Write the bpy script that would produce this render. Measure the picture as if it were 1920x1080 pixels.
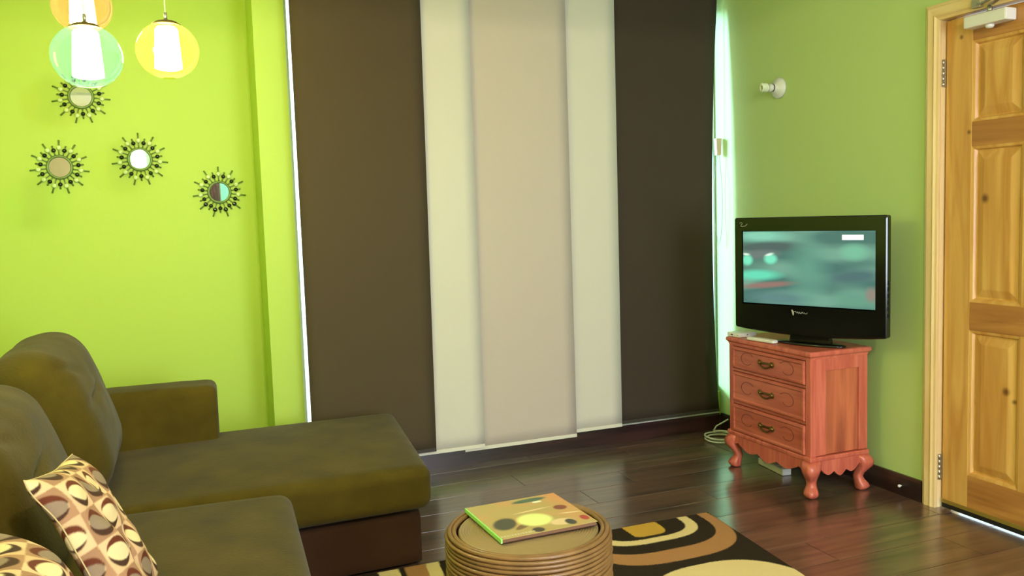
import bpy, bmesh, math, random
from mathutils import Vector, Matrix, noise
random.seed(7)
for o in list(bpy.data.objects): bpy.data.objects.remove(o, do_unlink=True)
S = bpy.context.scene
COL = S.collection
PI = math.pi

# ------------------------------------------------------------------ camera
yaw, pit, rol = math.radians(21.3324), math.radians(4.8790), math.radians(-1.8398)
cam = bpy.data.cameras.new('camera'); cam.lens = 1612.2 / 1920 * 36; cam.sensor_width = 36
cam.clip_start = .02; cam.clip_end = 100
co = bpy.data.objects.new('camera', cam); COL.objects.link(co)
fw = Vector((math.sin(yaw)*math.cos(pit), math.cos(yaw)*math.cos(pit), -math.sin(pit)))
r0 = Vector((math.cos(yaw), -math.sin(yaw), 0)); u0 = r0.cross(fw)
rr = r0*math.cos(rol) + u0*math.sin(rol); uu = -r0*math.sin(rol) + u0*math.cos(rol)
M = Matrix((rr, uu, -fw)).transposed().to_4x4(); M.translation = (0, 0, 1.3)
co.matrix_world = M
S.camera = co

# ------------------------------------------------------------------ world, lights, exposure
w = bpy.data.worlds.new('world'); S.world = w; w.use_nodes = True
bg = w.node_tree.nodes['Background']; bg.inputs[0].default_value = (.72, .93, 1.0, 1); bg.inputs[1].default_value = 4.0
S.view_settings.view_transform = 'Standard'; S.view_settings.look = 'None'
S.view_settings.exposure = 0.0; S.view_settings.gamma = 1.0; S.view_settings.use_curve_mapping = False

def lamp(name, kind, loc, energy, color, target=None, **k):
    l = bpy.data.lights.new(name, kind); l.energy = energy; l.color = color
    for a, b in k.items(): setattr(l, a, b)
    o = bpy.data.objects.new(name, l); COL.objects.link(o); o.location = loc
    if target is not None:
        o.rotation_euler = (Vector(target) - Vector(loc)).to_track_quat('-Z', 'Y').to_euler()
    return o
# main ceiling light of the room behind the camera (its upper light is cut by the added beam)
lamp('ceiling_lamp', 'POINT', (.55, -.9, 2.44), 172, (1.0, .90, .74), shadow_soft_size=.05)
# added cool fill from behind the camera, no source seen there
lamp('cool_fill', 'AREA', (1.9, -1.85, 1.25), 115, (.74, .81, 1.0), target=(1.7, 3, .6), shape='RECTANGLE', size=1.3, size_y=1.5)
sun = lamp('sun', 'SUN', (0, 9, 4), 11, (.38, .66, 1.0), angle=.3); sun.rotation_euler = Vector((.77, -.64, -.25)).to_track_quat('-Z', 'Y').to_euler()

# ------------------------------------------------------------------ colour + materials
def lin(c):
    c = c/255.0
    return c/12.92 if c <= .04045 else ((c+.055)/1.055)**2.4
def rgb(r, g, b): return (lin(r), lin(g), lin(b), 1)

def mat(name, c, rough=.6, metal=0, spec=.5, bump=0, bscale=60, var=0, vscale=4, emit=None, estr=0, coat=0, sheen=0, stretch=(1,1,1)):
    m = bpy.data.materials.new(name); m.use_nodes = True
    nt = m.node_tree; b = nt.nodes['Principled BSDF']
    b.inputs['Base Color'].default_value = c; b.inputs['Roughness'].default_value = rough
    b.inputs['Metallic'].default_value = metal; b.inputs['Specular IOR Level'].default_value = spec
    b.inputs['Coat Weight'].default_value = coat; b.inputs['Sheen Weight'].default_value = sheen
    if emit: b.inputs['Emission Color'].default_value = emit; b.inputs['Emission Strength'].default_value = estr
    tc = nt.nodes.new('ShaderNodeTexCoord'); mp = nt.nodes.new('ShaderNodeMapping'); mp.inputs['Scale'].default_value = stretch
    nt.links.new(tc.outputs['Object'], mp.inputs['Vector'])
    if var:
        n = nt.nodes.new('ShaderNodeTexNoise'); n.inputs['Scale'].default_value = vscale; n.inputs['Detail'].default_value = 4
        nt.links.new(mp.outputs[0], n.inputs['Vector'])
        mx = nt.nodes.new('ShaderNodeMix'); mx.data_type = 'RGBA'
        mx.inputs['A'].default_value = tuple(x*(1-var) for x in c[:3])+(1,); mx.inputs['B'].default_value = tuple(min(1, x*(1+var)) for x in c[:3])+(1,)
        nt.links.new(n.outputs['Fac'], mx.inputs['Factor']); nt.links.new(mx.outputs['Result'], b.inputs['Base Color'])
    if bump:
        n2 = nt.nodes.new('ShaderNodeTexNoise'); n2.inputs['Scale'].default_value = bscale; n2.inputs['Detail'].default_value = 3
        nt.links.new(mp.outputs[0], n2.inputs['Vector'])
        bp = nt.nodes.new('ShaderNodeBump'); bp.inputs['Strength'].default_value = bump; bp.inputs['Distance'].default_value = .004
        nt.links.new(n2.outputs['Fac'], bp.inputs['Height']); nt.links.new(bp.outputs[0], b.inputs['Normal'])
    return m

def wood(name, c1, c2, axis='z', rough=.4, scale=1.0, coat=0, knots=False, objvar=0, spec=.5, spots=()):
    m = bpy.data.materials.new(name); m.use_nodes = True
    nt = m.node_tree; N = nt.nodes; L = nt.links; b = N['Principled BSDF']
    b.inputs['Roughness'].default_value = rough; b.inputs['Coat Weight'].default_value = coat; b.inputs['Coat Roughness'].default_value = .2
    b.inputs['Specular IOR Level'].default_value = spec
    tc = N.new('ShaderNodeTexCoord'); mp = N.new('ShaderNodeMapping')
    s = {'x': (1.2, 14, 14), 'y': (14, 1.2, 14), 'z': (14, 14, 1.2)}[axis]
    mp.inputs['Scale'].default_value = tuple(v*scale for v in s)
    oi = N.new('ShaderNodeObjectInfo'); ad = N.new('ShaderNodeVectorMath'); ad.operation = 'ADD'
    ml = N.new('ShaderNodeMath'); ml.operation = 'MULTIPLY'; ml.inputs[1].default_value = 37.0
    L.new(oi.outputs['Random'], ml.inputs[0]); L.new(tc.outputs['Object'], mp.inputs['Vector'])
    L.new(mp.outputs[0], ad.inputs[0]); L.new(ml.outputs[0], ad.inputs[1])
    n = N.new('ShaderNodeTexNoise'); n.inputs['Scale'].default_value = 1.6; n.inputs['Detail'].default_value = 6; n.inputs['Distortion'].default_value = .8
    L.new(ad.outputs[0], n.inputs['Vector'])
    cr = N.new('ShaderNodeValToRGB'); cr.color_ramp.elements[0].position = .34; cr.color_ramp.elements[1].position = .68
    cr.color_ramp.elements[0].color = c1; cr.color_ramp.elements[1].color = c2
    L.new(n.outputs['Fac'], cr.inputs[0]); out = cr.outputs[0]
    if knots:
        m3 = N.new('ShaderNodeMapping'); m3.inputs['Scale'].default_value = (3.0, 3.0, 2.0); L.new(tc.outputs['Object'], m3.inputs['Vector'])
        v = N.new('ShaderNodeTexVoronoi'); v.inputs['Scale'].default_value = 1.5; L.new(m3.outputs[0], v.inputs['Vector'])
        k = N.new('ShaderNodeValToRGB'); k.color_ramp.elements[0].position = .035; k.color_ramp.elements[1].position = .075
        k.color_ramp.elements[0].color = (.35, .25, .2, 1); k.color_ramp.elements[1].color = (1, 1, 1, 1)
        L.new(v.outputs['Distance'], k.inputs[0])
        mm = N.new('ShaderNodeMix'); mm.data_type = 'RGBA'; mm.blend_type = 'MULTIPLY'; mm.inputs['Factor'].default_value = 1
        L.new(out, mm.inputs['A']); L.new(k.outputs[0], mm.inputs['B']); out = mm.outputs['Result']
    for (py, pz, pr) in spots:
        sx = N.new('ShaderNodeSeparateXYZ'); L.new(tc.outputs['Object'], sx.inputs[0]); cb_ = N.new('ShaderNodeCombineXYZ')
        L.new(sx.outputs[1], cb_.inputs[1]); L.new(sx.outputs[2], cb_.inputs[2])
        wv = N.new('ShaderNodeVectorMath'); wv.operation = 'DISTANCE'; wv.inputs[1].default_value = (0, py, pz); L.new(cb_.outputs[0], wv.inputs[0])
        ns = N.new('ShaderNodeMath'); ns.operation = 'MULTIPLY_ADD'; ns.inputs[1].default_value = pr*.7; L.new(n.outputs['Fac'], ns.inputs[0]); L.new(wv.outputs['Value'], ns.inputs[2])
        k = N.new('ShaderNodeValToRGB'); k.color_ramp.elements[0].position = pr*.7; k.color_ramp.elements[1].position = pr*1.7
        k.color_ramp.elements[0].color = (.22, .15, .12, 1); k.color_ramp.elements[1].color = (1, 1, 1, 1)
        L.new(ns.outputs[0], k.inputs[0])
        mm = N.new('ShaderNodeMix'); mm.data_type = 'RGBA'; mm.blend_type = 'MULTIPLY'; mm.inputs['Factor'].default_value = .9
        L.new(out, mm.inputs['A']); L.new(k.outputs[0], mm.inputs['B']); out = mm.outputs['Result']
    if objvar:
        h = N.new('ShaderNodeHueSaturation'); mr = N.new('ShaderNodeMapRange')
        mr.inputs['To Min'].default_value = 1-objvar; mr.inputs['To Max'].default_value = 1+objvar
        L.new(oi.outputs['Random'], mr.inputs['Value']); L.new(mr.outputs[0], h.inputs['Value']); L.new(out, h.inputs['Color']); out = h.outputs[0]
    L.new(out, b.inputs['Base Color'])
    bp = N.new('ShaderNodeBump'); bp.inputs['Strength'].default_value = .12; bp.inputs['Distance'].default_value = .002
    L.new(n.outputs['Fac'], bp.inputs['Height']); L.new(bp.outputs[0], b.inputs['Normal'])
    return m

def attr_mat(name, rough=.8, emission=0, bump=0, bscale=400, spec=.3):
    m = bpy.data.materials.new(name); m.use_nodes = True
    nt = m.node_tree; b = nt.nodes['Principled BSDF']; b.inputs['Roughness'].default_value = rough; b.inputs['Specular IOR Level'].default_value = spec
    a = nt.nodes.new('ShaderNodeVertexColor'); a.layer_name = 'Col'
    if emission:
        b.inputs['Base Color'].default_value = (.01, .01, .01, 1)
        nt.links.new(a.outputs['Color'], b.inputs['Emission Color']); b.inputs['Emission Strength'].default_value = emission
    else:
        nt.links.new(a.outputs['Color'], b.inputs['Base Color'])
    if bump:
        tc = nt.nodes.new('ShaderNodeTexCoord'); n2 = nt.nodes.new('ShaderNodeTexNoise'); n2.inputs['Scale'].default_value = bscale
        nt.links.new(tc.outputs['Object'], n2.inputs['Vector'])
        bp = nt.nodes.new('ShaderNodeBump'); bp.inputs['Strength'].default_value = bump; bp.inputs['Distance'].default_value = .003
        nt.links.new(n2.outputs['Fac'], bp.inputs['Height']); nt.links.new(bp.outputs[0], b.inputs['Normal'])
    return m

def tint_glass(name, col, refl=.18, fres=1.0, haze=0):
    m = bpy.data.materials.new(name); m.use_nodes = True
    nt = m.node_tree; N = nt.nodes; L = nt.links; N.remove(N['Principled BSDF'])
    out = N['Material Output']; t = N.new('ShaderNodeBsdfTransparent'); t.inputs[0].default_value = col
    g = N.new('ShaderNodeBsdfGlossy'); g.inputs['Roughness'].default_value = .04; g.inputs[0].default_value = (min(1, col[0]+.1), min(1, col[1]+.1), min(1, col[2]+.1), 1)
    lw = N.new('ShaderNodeLayerWeight'); lw.inputs[0].default_value = refl
    mx = N.new('ShaderNodeMixShader'); L.new(t.outputs[0], mx.inputs[1]); L.new(g.outputs[0], mx.inputs[2])
    ml = N.new('ShaderNodeMath'); ml.operation = 'MULTIPLY_ADD'; ml.inputs[1].default_value = fres; ml.inputs[2].default_value = .02
    L.new(lw.outputs['Fresnel'], ml.inputs[0]); L.new(ml.outputs[0], mx.inputs[0]); sh = mx.outputs[0]
    if haze:
        tr = N.new('ShaderNodeBsdfTranslucent'); tr.inputs[0].default_value = col; m2 = N.new('ShaderNodeMixShader'); m2.inputs[0].default_value = haze
        L.new(sh, m2.inputs[1]); L.new(tr.outputs[0], m2.inputs[2]); sh = m2.outputs[0]
    L.new(sh, out.inputs[0]); return m

LIME = mat('lime_wall_paint', rgb(188, 214, 90), .55, bump=.06, bscale=90, spec=.25)
LIME_COOL = mat('lime_paint_cool_lit', rgb(184, 208, 130), .55, bump=.06, bscale=90, spec=.25)  # same lime paint, right wall's cooler, weaker light put into the colour
CREAM = mat('cream_wall_paint', rgb(178, 164, 142), .7, spec=.2)
WHITE_C = mat('white_ceiling_paint', rgb(235, 232, 225), .8, spec=.2)
FLOORM = wood('dark_laminate', rgb(68, 48, 39), rgb(112, 84, 66), 'x', rough=.30, scale=.9, coat=1.0, objvar=.15)
GAPM = mat('floor_joint', rgb(18, 12, 9), .8)
BASEM = wood('dark_baseboard_wood', rgb(38, 22, 20), rgb(68, 40, 36), 'x', rough=.3, coat=.2)
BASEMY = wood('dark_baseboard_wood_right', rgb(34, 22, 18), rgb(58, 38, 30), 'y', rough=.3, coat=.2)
PINE = wood('pine', rgb(196, 138, 62), rgb(224, 176, 96), 'z', rough=.4, scale=.8, coat=.15, knots=True, spots=((2.485, 1.304, .017), (2.377, .55, .015), (2.347, .514, .010), (2.598, 1.948, .009), (2.557, 1.569, .008)))
PINEH = wood('pine_across', rgb(150, 94, 44), rgb(196, 138, 70), 'y', rough=.4, scale=.8, coat=.15)
PINEL = wood('pale_pine_trim', rgb(222, 186, 124), rgb(240, 212, 156), 'z', rough=.42, scale=.7, knots=True)
PINELH = wood('pale_pine_trim_across', rgb(222, 186, 124), rgb(240, 212, 156), 'y', rough=.42, scale=.7)
REDW = wood('reddish_cabinet_wood', rgb(184, 84, 66), rgb(214, 114, 90), 'z', rough=.33, scale=1.3, coat=.2)
REDWF = wood('reddish_drawer_wood', rgb(172, 82, 64), rgb(204, 108, 84), 'y', rough=.36, scale=1.3, coat=.15)
REDPLY = wood('reddish_panel_wood', rgb(150, 72, 50), rgb(204, 112, 74), 'z', rough=.4, scale=.7)
CARVE = mat('carved_groove', rgb(92, 36, 26), .6)
BRASS = mat('antique_brass', rgb(120, 96, 50), .35, metal=.9)
CHROME = mat('satin_metal', rgb(190, 185, 170), .3, metal=.9)
BRONZE = mat('patinated_bronze', rgb(122, 146, 80), .42, metal=.35, bump=.3, bscale=300)
BEADD = mat('dark_bead', rgb(28, 44, 26), .12, metal=.4, spec=.8)
BEADL = mat('pale_bead', rgb(206, 226, 150), .3, spec=.5)
MIRROR = mat('mirror_glass', (.86, .88, .86, 1), .02, metal=1.0)
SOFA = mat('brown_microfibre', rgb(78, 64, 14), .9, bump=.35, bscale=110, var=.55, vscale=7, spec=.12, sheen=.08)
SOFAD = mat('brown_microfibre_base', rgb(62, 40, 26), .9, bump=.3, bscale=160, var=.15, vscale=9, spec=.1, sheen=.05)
BLACKG = mat('gloss_black_plastic', rgb(14, 14, 12), .14, spec=.6)
BLACKM = mat('matt_black_plastic', rgb(20, 20, 18), .5)
WHITEP = mat('white_plastic', rgb(226, 222, 212), .35)
WHITEC = mat('white_cable_jacket', rgb(220, 222, 208), .4)
PORC = mat('white_porcelain', rgb(214, 212, 196), .3)
LOGO = mat('silver_print', rgb(170, 168, 150), .5)
RATTAN = mat('rattan_cane', rgb(132, 95, 56), .42, var=.5, vscale=18, coat=.2)
RATTANT = mat('rattan_top', rgb(158, 132, 92), .38, var=.15, vscale=12, coat=.3)
RATTAND = mat('rattan_core', rgb(34, 20, 12), .8)
DARKF = mat('dark_brown_blind_fabric', rgb(84, 72, 54), .9, bump=.15, bscale=500, spec=.1)
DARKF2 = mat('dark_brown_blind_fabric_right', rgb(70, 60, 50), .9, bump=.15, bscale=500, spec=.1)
WHITEF = mat('ivory_blind_fabric', rgb(216, 210, 194), .85, bump=.08, bscale=400, spec=.15)
BEIGEF = mat('taupe_blind_fabric', rgb(200, 186, 172), .85, bump=.08, bscale=400, spec=.15)
RAILF = mat('blind_rail_white', rgb(226, 220, 200), .5)
RAILD = mat('blind_rail_dark', rgb(60, 52, 42), .6)
VINYL = mat('white_window_vinyl', rgb(228, 236, 232), .4)
GLASS = tint_glass('window_glass', (.95, 1, .99, 1), .1)

# ------------------------------------------------------------------ mesh helpers
def link(name, bm, m, parent=None, smooth=False, loc=None):
    me = bpy.data.meshes.new(name); bm.to_mesh(me); bm.free()
    if m: me.materials.append(m)
    if smooth:
        for p in me.polygons: p.use_smooth = True
    o = bpy.data.objects.new(name, me); COL.objects.link(o)
    if parent: o.parent = parent
    if loc: o.location = loc
    return o
def box(bm, x0, x1, y0, y1, z0, z1, bev=0):
    r = bmesh.ops.create_cube(bm, size=1)
    vs = r['verts']
    for v in vs:
        v.co = Vector(((x0+x1)/2+v.co.x*(x1-x0), (y0+y1)/2+v.co.y*(y1-y0), (z0+z1)/2+v.co.z*(z1-z0)))
    if bev:
        es = list({e for v in vs for e in v.link_edges})
        bmesh.ops.bevel(bm, geom=es, offset=bev, segments=2, affect='EDGES', profile=.6)
def bx(name, m, x0, x1, y0, y1, z0, z1, bev=0, parent=None):
    bm = bmesh.new(); box(bm, x0, x1, y0, y1, z0, z1, bev); return link(name, bm, m, parent)
def frame_of(d):
    d = d.normalized(); a = Vector((0, 0, 1)) if abs(d.z) < .9 else Vector((1, 0, 0))
    s = d.cross(a).normalized(); return s, s.cross(d).normalized()
def tube(bm, pts, r, n=8, closed=False, caps=True):
    pts = [Vector(p) for p in pts]; rings = []
    k = len(pts); rs = r if isinstance(r, (list, tuple)) else [r]*k
    s = None
    for i in range(k):
        if closed: d = pts[(i+1) % k]-pts[i-1]
        else: d = pts[min(i+1, k-1)]-pts[max(i-1, 0)]
        d.normalize()
        if s is None: s, t = frame_of(d)
        else:
            s = (s - d*s.dot(d)).normalized(); t = s.cross(d).normalized()
        rings.append([bm.verts.new(pts[i]+(s*math.cos(2*PI*j/n)+t*math.sin(2*PI*j/n))*rs[i]) for j in range(n)])
    m = k if closed else k-1
    for i in range(m):
        a, b = rings[i], rings[(i+1) % k]
        for j in range(n): bm.faces.new((a[j], a[(j+1) % n], b[(j+1) % n], b[j]))
    if caps and not closed:
        bm.faces.new(rings[0][::-1]); bm.faces.new(rings[-1])
    return bm
def lathe(bm, prof, n=32, mtx=None, cap=True):
    rings = []
    for r, z in prof:
        rings.append([bm.verts.new((r*math.cos(2*PI*j/n), r*math.sin(2*PI*j/n), z)) for j in range(n)] if r > 1e-6 else [bm.verts.new((0, 0, z))])
    for a, b in zip(rings, rings[1:]):
        for j in range(n):
            if len(a) == 1 and len(b) == 1: continue
            if len(a) == 1: bm.faces.new((a[0], b[(j+1) % n], b[j]))
            elif len(b) == 1: bm.faces.new((a[j], a[(j+1) % n], b[0]))
            else: bm.faces.new((a[j], a[(j+1) % n], b[(j+1) % n], b[j]))
    if mtx is not None:
        bmesh.ops.transform(bm, matrix=mtx, verts=[v for g in rings for v in g])
    return bm
def prism(bm, poly, axis, a0, a1):
    """poly of (p,q) extruded along axis 'x','y' or 'z'"""
    def P(p, q, a): return {'x': (a, p, q), 'y': (p, a, q), 'z': (p, q, a)}[axis]
    A = [bm.verts.new(P(p, q, a0)) for p, q in poly]; B = [bm.verts.new(P(p, q, a1)) for p, q in poly]
    bm.faces.new(A); bm.faces.new(B[::-1]); n = len(poly)
    for i in range(n): bm.faces.new((A[i], B[i], B[(i+1) % n], A[(i+1) % n]))
    bmesh.ops.recalc_face_normals(bm, faces=bm.faces)
    return bm
def thing(name, label, cat, loc=(0, 0, 0), group=None, rot=None):
    o = bpy.data.objects.new(name, None); COL.objects.link(o); o.location = loc; o.empty_display_size = .05
    if rot: o.rotation_euler = rot
    return tag(o, label, cat, group)
def tag(o, label, cat, group=None):
    o['label'] = label; o['category'] = cat
    if group: o['group'] = group
    return o
def struct(o): o['kind'] = 'structure'; return o

def soft_box(sx, sy, sz, r, n=14, crown=0, corners=None, wob=.004, ws=5, seed=0, front_puff=0):
    """rounded upholstery block centred at origin; corners = four xy points (--,+-,++,-+)"""
    bm = bmesh.new(); bmesh.ops.create_cube(bm, size=2)
    bmesh.ops.subdivide_edges(bm, edges=bm.edges, cuts=n, use_grid_fill=True)
    h = Vector((sx/2, sy/2, sz/2))
    for v in bm.verts:
        c = v.co.copy()
        def ease(t):   # gather rows near the edges
            return math.sin(t*PI/2)*.55+t*.45
        c = Vector((ease(c.x), ease(c.y), ease(c.z)))
        p = Vector((c.x*h.x, c.y*h.y, c.z*h.z))
        rad = [min(r, h.x), min(r, h.y), min(r, h.z)]
        q = Vector([max(-h[i]+rad[i], min(h[i]-rad[i], p[i])) for i in range(3)])
        d = p-q; e = Vector([d[i]/rad[i] for i in range(3)])
        mx = max(abs(e.x), abs(e.y), abs(e.z))
        if mx > 1e-6 and e.length > 1e-6:
            e = e.normalized()*mx; p = q+Vector([e[i]*rad[i] for i in range(3)])
        u, vv, ww = p.x/h.x, p.y/h.y, p.z/h.z
        p.z += crown*(1-u*u)*(1-vv*vv)*(1 if p.z > 0 else 0)
        p.x += front_puff*(1-ww*ww)*(1-vv*vv)*(1 if u > 0 else .3)
        k = noise.noise(p*ws+Vector((seed, seed*2.3, 0)))+.5*noise.noise(p*ws*2.7+Vector((seed, 0, 4)))
        p += p.normalized()*k*wob
        if corners:
            a, b2 = (u+1)/2, (vv+1)/2
            c0, c1, c2, c3 = corners
            p.x = (c0[0]*(1-a)+c1[0]*a)*(1-b2)+(c3[0]*(1-a)+c2[0]*a)*b2
            p.y = (c0[1]*(1-a)+c1[1]*a)*(1-b2)+(c3[1]*(1-a)+c2[1]*a)*b2
        v.co = p
    return bm

def colour_mesh(o, f):
    me = o.data; ca = me.color_attributes.new('Col', 'FLOAT_COLOR', 'POINT')
    for i, v in enumerate(me.vertices): ca.data[i].color = f(v.co)

# ------------------------------------------------------------------ the room
YW, XR, YM = 4.231, 2.956, 4.55
H = 2.62
fl = struct(bx('floor', GAPM, -1.3, 3.06, -2.0, 4.70, -.06, -.0125))
random.seed(3)
pl_mesh = {}
def plank(x0, x1, y0, y1):
    L = round(x1-x0, 2)
    if L not in pl_mesh:
        bm = bmesh.new(); box(bm, 0, L-.0022, 0, y1-y0-.0022, -.012, 0, .0012)
        me = bpy.data.meshes.new('plank'); bm.to_mesh(me); bm.free(); me.materials.append(FLOORM); pl_mesh[L] = me
    o = bpy.data.objects.new('plank', pl_mesh[L]); COL.objects.link(o); o.parent = fl; o.location = (x0, y0, 0)
pw = .19; y = 4.70-pw; row = 0
while y > -2.0:
    x = -1.3; first = [.4, .9, .6, 1.1][row % 4]
    L = first
    while x < 3.0:
        x1 = min(x+L, 3.04)
        plank(x, round(x1, 2), y, y+pw); x = round(x1, 2); L = 1.2
    y -= pw; row += 1

def wallbox(name, m, parts):
    bm = bmesh.new()
    for p in parts: box(bm, *p)
    return struct(link(name, bm, m))
# back wall with the mirrors, and the window wall's header and low sill wall
wallbox('wall_back', LIME, [(-1.42, .401, YM, YM+.15, 0, H)])
wallbox('trim_1', LIME, [(.401, .545, YW, YM+.15, 0, H)])
wallbox('wall_window', LIME, [(.545, XR, YW, YW+.15, 0, .22), (.545, XR, YW, YW+.15, 2.48, H)])
wallbox('wall_right', LIME_COOL, [(XR, XR+.13, 2.69, YM+.15, 0, H), (XR, XR+.13, 1.84, 2.69, 2.05, H), (XR, XR+.13, -2.15, 1.84, 0, H)])
wallbox('wall_left', LIME, [(-1.42, -1.3, -2.15, YM, 0, H)])
wallbox('wall_front', CREAM, [(-1.3, 1.25, -2.15, -2.0, 0, H), (2.55, XR, -2.15, -2.0, 0, H), (1.25, 2.55, -2.15, -2.0, 0, .5), (1.25, 2.55, -2.15, -2.0, 2.0, H)])
struct(bx('ceiling', WHITE_C, -1.42, 3.09, -2.15, 4.70, H, H+.08))
struct(bx('added_beam', WHITE_C, -1.3, XR, 1.30, 1.45, 2.365, H))            # unseen beam, added to shade the top of the walls
struct(bx('ground', mat('outdoor_paving', rgb(200, 205, 200), .9), -6, 9, 4.72, 12, -.12, -.02))

def window(name, x0, x1, z0, z1, ya, yb, ncol):
    r = struct(bpy.data.objects.new(name, None)); COL.objects.link(r); r.location = (0, 0, 0)
    bm = bmesh.new(); t = .035
    box(bm, x0, x0+t*.4, ya, yb, z0, z1); box(bm, x1-t*.4, x1, ya, yb, z0, z1)
    box(bm, x0, x1, ya, yb, z0, z0+t); box(bm, x0, x1, ya, yb, z1-t, z1)
    link('window_frame', bm, VINYL, r)
    wd = (x1-x0)/ncol
    for i in range(ncol):
        a, b2 = x0+i*wd, x0+(i+1)*wd
        if i:
            bx('mullion', VINYL, a-.025, a+.025, ya+.01, yb-.01, z0+t, z1-t, parent=r)
        bx('pane', GLASS, a+.03 if i else a+.014, b2-.03 if i < ncol-1 else b2-.014, (ya+yb)/2-.003, (ya+yb)/2+.003, z0+t, z1-t, parent=r)
    return r
window('window_1', .5465, XR-.0015, .2205, 2.479, YW+.03, YW+.12, 3)
window('added_window', 1.2515, 2.5485, .501, 1.999, -2.12, -2.03, 2)  # unseen rear window, made up to go with the cool fill
# baseboards
def baseboard(name, m, poly, axis, a0, a1):
    bm = bmesh.new(); prism(bm, poly, axis, a0, a1); return struct(link(name, bm, m))
baseboard('baseboard_back', BASEM, [(YW-.001, 0), (YW-.016, 0), (YW-.016, .082), (YW-.011, .094), (YW-.001, .094)], 'x', .56, XR-.017)
baseboard('baseboard_right', BASEMY, [(XR-.001, 0), (XR-.016, 0), (XR-.016, .082), (XR-.011, .094), (XR-.001, .094)], 'y', 2.747, YW-.017)
struct(bx('trim_3', RAILF, .56, XR-.02, YW-.012, YW-.001, .0945, .1005))  # pale sill strip along top of baseboard

# ------------------------------------------------------------------ door
dr = struct(bpy.data.objects.new('door_1', None)); COL.objects.link(dr)
Y0, Y1 = 2.668, 1.865; DX = 2.976
def dpart(name, m, y0, y1, z0, z1, x=DX, t=.036, bev=.002, parent=dr): return bx(name, m, x, x+t, y1, y0, z0, z1, bev, parent)
dpart('stile', PINE, Y0, 2.545, .03, 2.024); dpart('stile', PINE, 1.985, Y1, .03, 2.024)
rails = [(1.925, 2.024), (1.512, 1.608), (.775, .888), (.03, .172)]
for i, (a, b2) in enumerate(rails): dpart('rail', PINEH, 2.5445, 1.9855, a, b2)
for a, b2 in ((1.609, 1.924), (.889, 1.511), (.173, .774)):
    dpart('mullion', PINE, 2.318, 2.212, a-.002, b2+.002, bev=.0008)
    for ya, yb in ((2.5445, 2.3185), (2.2115, 1.9855)):
        # moulding (four mitred slopes) and raised panel
        bm = bmesh.new()
        def ringp(i0, x0, i1, x1):
            o1 = [(x0, ya-i0, a+i0), (x0, yb+i0, a+i0), (x0, yb+i0, b2-i0), (x0, ya-i0, b2-i0)]
            o2 = [(x1, ya-i1, a+i1), (x1, yb+i1, a+i1), (x1, yb+i1, b2-i1), (x1, ya-i1, b2-i1)]
            A = [bm.verts.new(p) for p in o1]; B = [bm.verts.new(p) for p in o2]
            for k in range(4): bm.faces.new((A[k], A[(k+1) % 4], B[(k+1) % 4], B[k]))
        ringp(-.004, DX+.004, .0, DX+.0015); ringp(.0, DX+.0015, .010, DX+.004); ringp(.010, DX+.004, .016, DX+.015)
        link('moulding', bm, PINE, dr)
        bm = bmesh.new(); s = [(.014, DX+.015), (.022, DX+.015), (.05, DX+.005), (.055, DX+.004)]
        loops = []
        for i0, x0 in s: loops.append([bm.verts.new(p) for p in [(x0, ya-i0, a+i0), (x0, yb+i0, a+i0), (x0, yb+i0, b2-i0), (x0, ya-i0, b2-i0)]])
        for A, B in zip(loops, loops[1:]):
            for k in range(4): bm.faces.new((A[k], A[(k+1) % 4], B[(k+1) % 4], B[k]))
        bm.faces.new(loops[-1]); bk = [bm.verts.new((DX+.03, v.co.y, v.co.z)) for v in loops[0]]
        for k in range(4): bm.faces.new((bk[k], bk[(k+1) % 4], loops[0][(k+1) % 4], loops[0][k]))
        bm.faces.new(bk[::-1]); bmesh.ops.recalc_face_normals(bm, faces=bm.faces)
        link('raised_panel', bm, PINE, dr)
bx('door_sweep', BLACKM, DX-.008, DX, Y1+.004, Y0-.004, .006, .034, .002, dr)
bx('sweep_strip', mat('gold_sweep_metal', rgb(176, 150, 70), .35, metal=.6), DX-.011, DX-.008, Y1+.004, Y0-.004, .026, .042, .001, dr)
bm = bmesh.new(); lathe(bm, [(0, 0), (.03, 0), (.03, .006), (.012, .01), (.011, .03), (.026, .04), (.03, .055), (.024, .068), (0, .072)], 24, Matrix.Translation((DX, 1.93, 1.0)) @ Matrix.Rotation(-PI/2, 4, 'Y'))
link('door_handle', bm, BRASS, dr, True)
for z in (.176, 1.818):
    h = bx('hinge', CHROME, DX-.012, DX+.001, 2.6695, 2.676, z-.055, z+.055, .001, dr)
    for k in range(5):
        bm = bmesh.new(); tube(bm, [(DX-.013, 2.6725, z-.055+k*.022+.001), (DX-.013, 2.6725, z-.055+(k+1)*.022-.001)], .0055, 12)
        link('hinge_knuckle', bm, CHROME, h, True)
# door casing: jamb + stepped moulding, mitred
cs = struct(bpy.data.objects.new('trim_4', None)); COL.objects.link(cs)
bx('jamb', PINEL, XR-.002, XR+.13, 2.677, 2.6895, 0, 2.05, 0, cs); bx('jamb', PINEL, XR-.002, XR+.13, 1.8405, 1.855, 0, 2.05, 0, cs)
bx('head_jamb', PINELH, XR-.002, XR+.13, 1.855, 2.677, 2.03, 2.0495, 0, cs)
bx('door_stop', PINEL, DX+.038, DX+.05, 2.655, 2.677, 0, 2.03, 0, cs)
cas = [(0, 0), (.012, 0), (.014, .010), (.020, .018), (.016, .026), (.018, .050), (.012, .058), (.009, .066), (0, .068)]   # (out, across)
zt = 2.096
bm = bmesh.new(); loop = []
for o_, c_ in cas:
    loop.append([bm.verts.new((XR-.001-o_, 2.677+c_, 0)), bm.verts.new((XR-.001-o_, 2.677+c_, 2.03+c_))])
for i in range(len(loop)):
    a, b2 = loop[i], loop[(i+1) % len(loop)]; bm.faces.new((a[0], b2[0], b2[1], a[1]))
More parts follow.
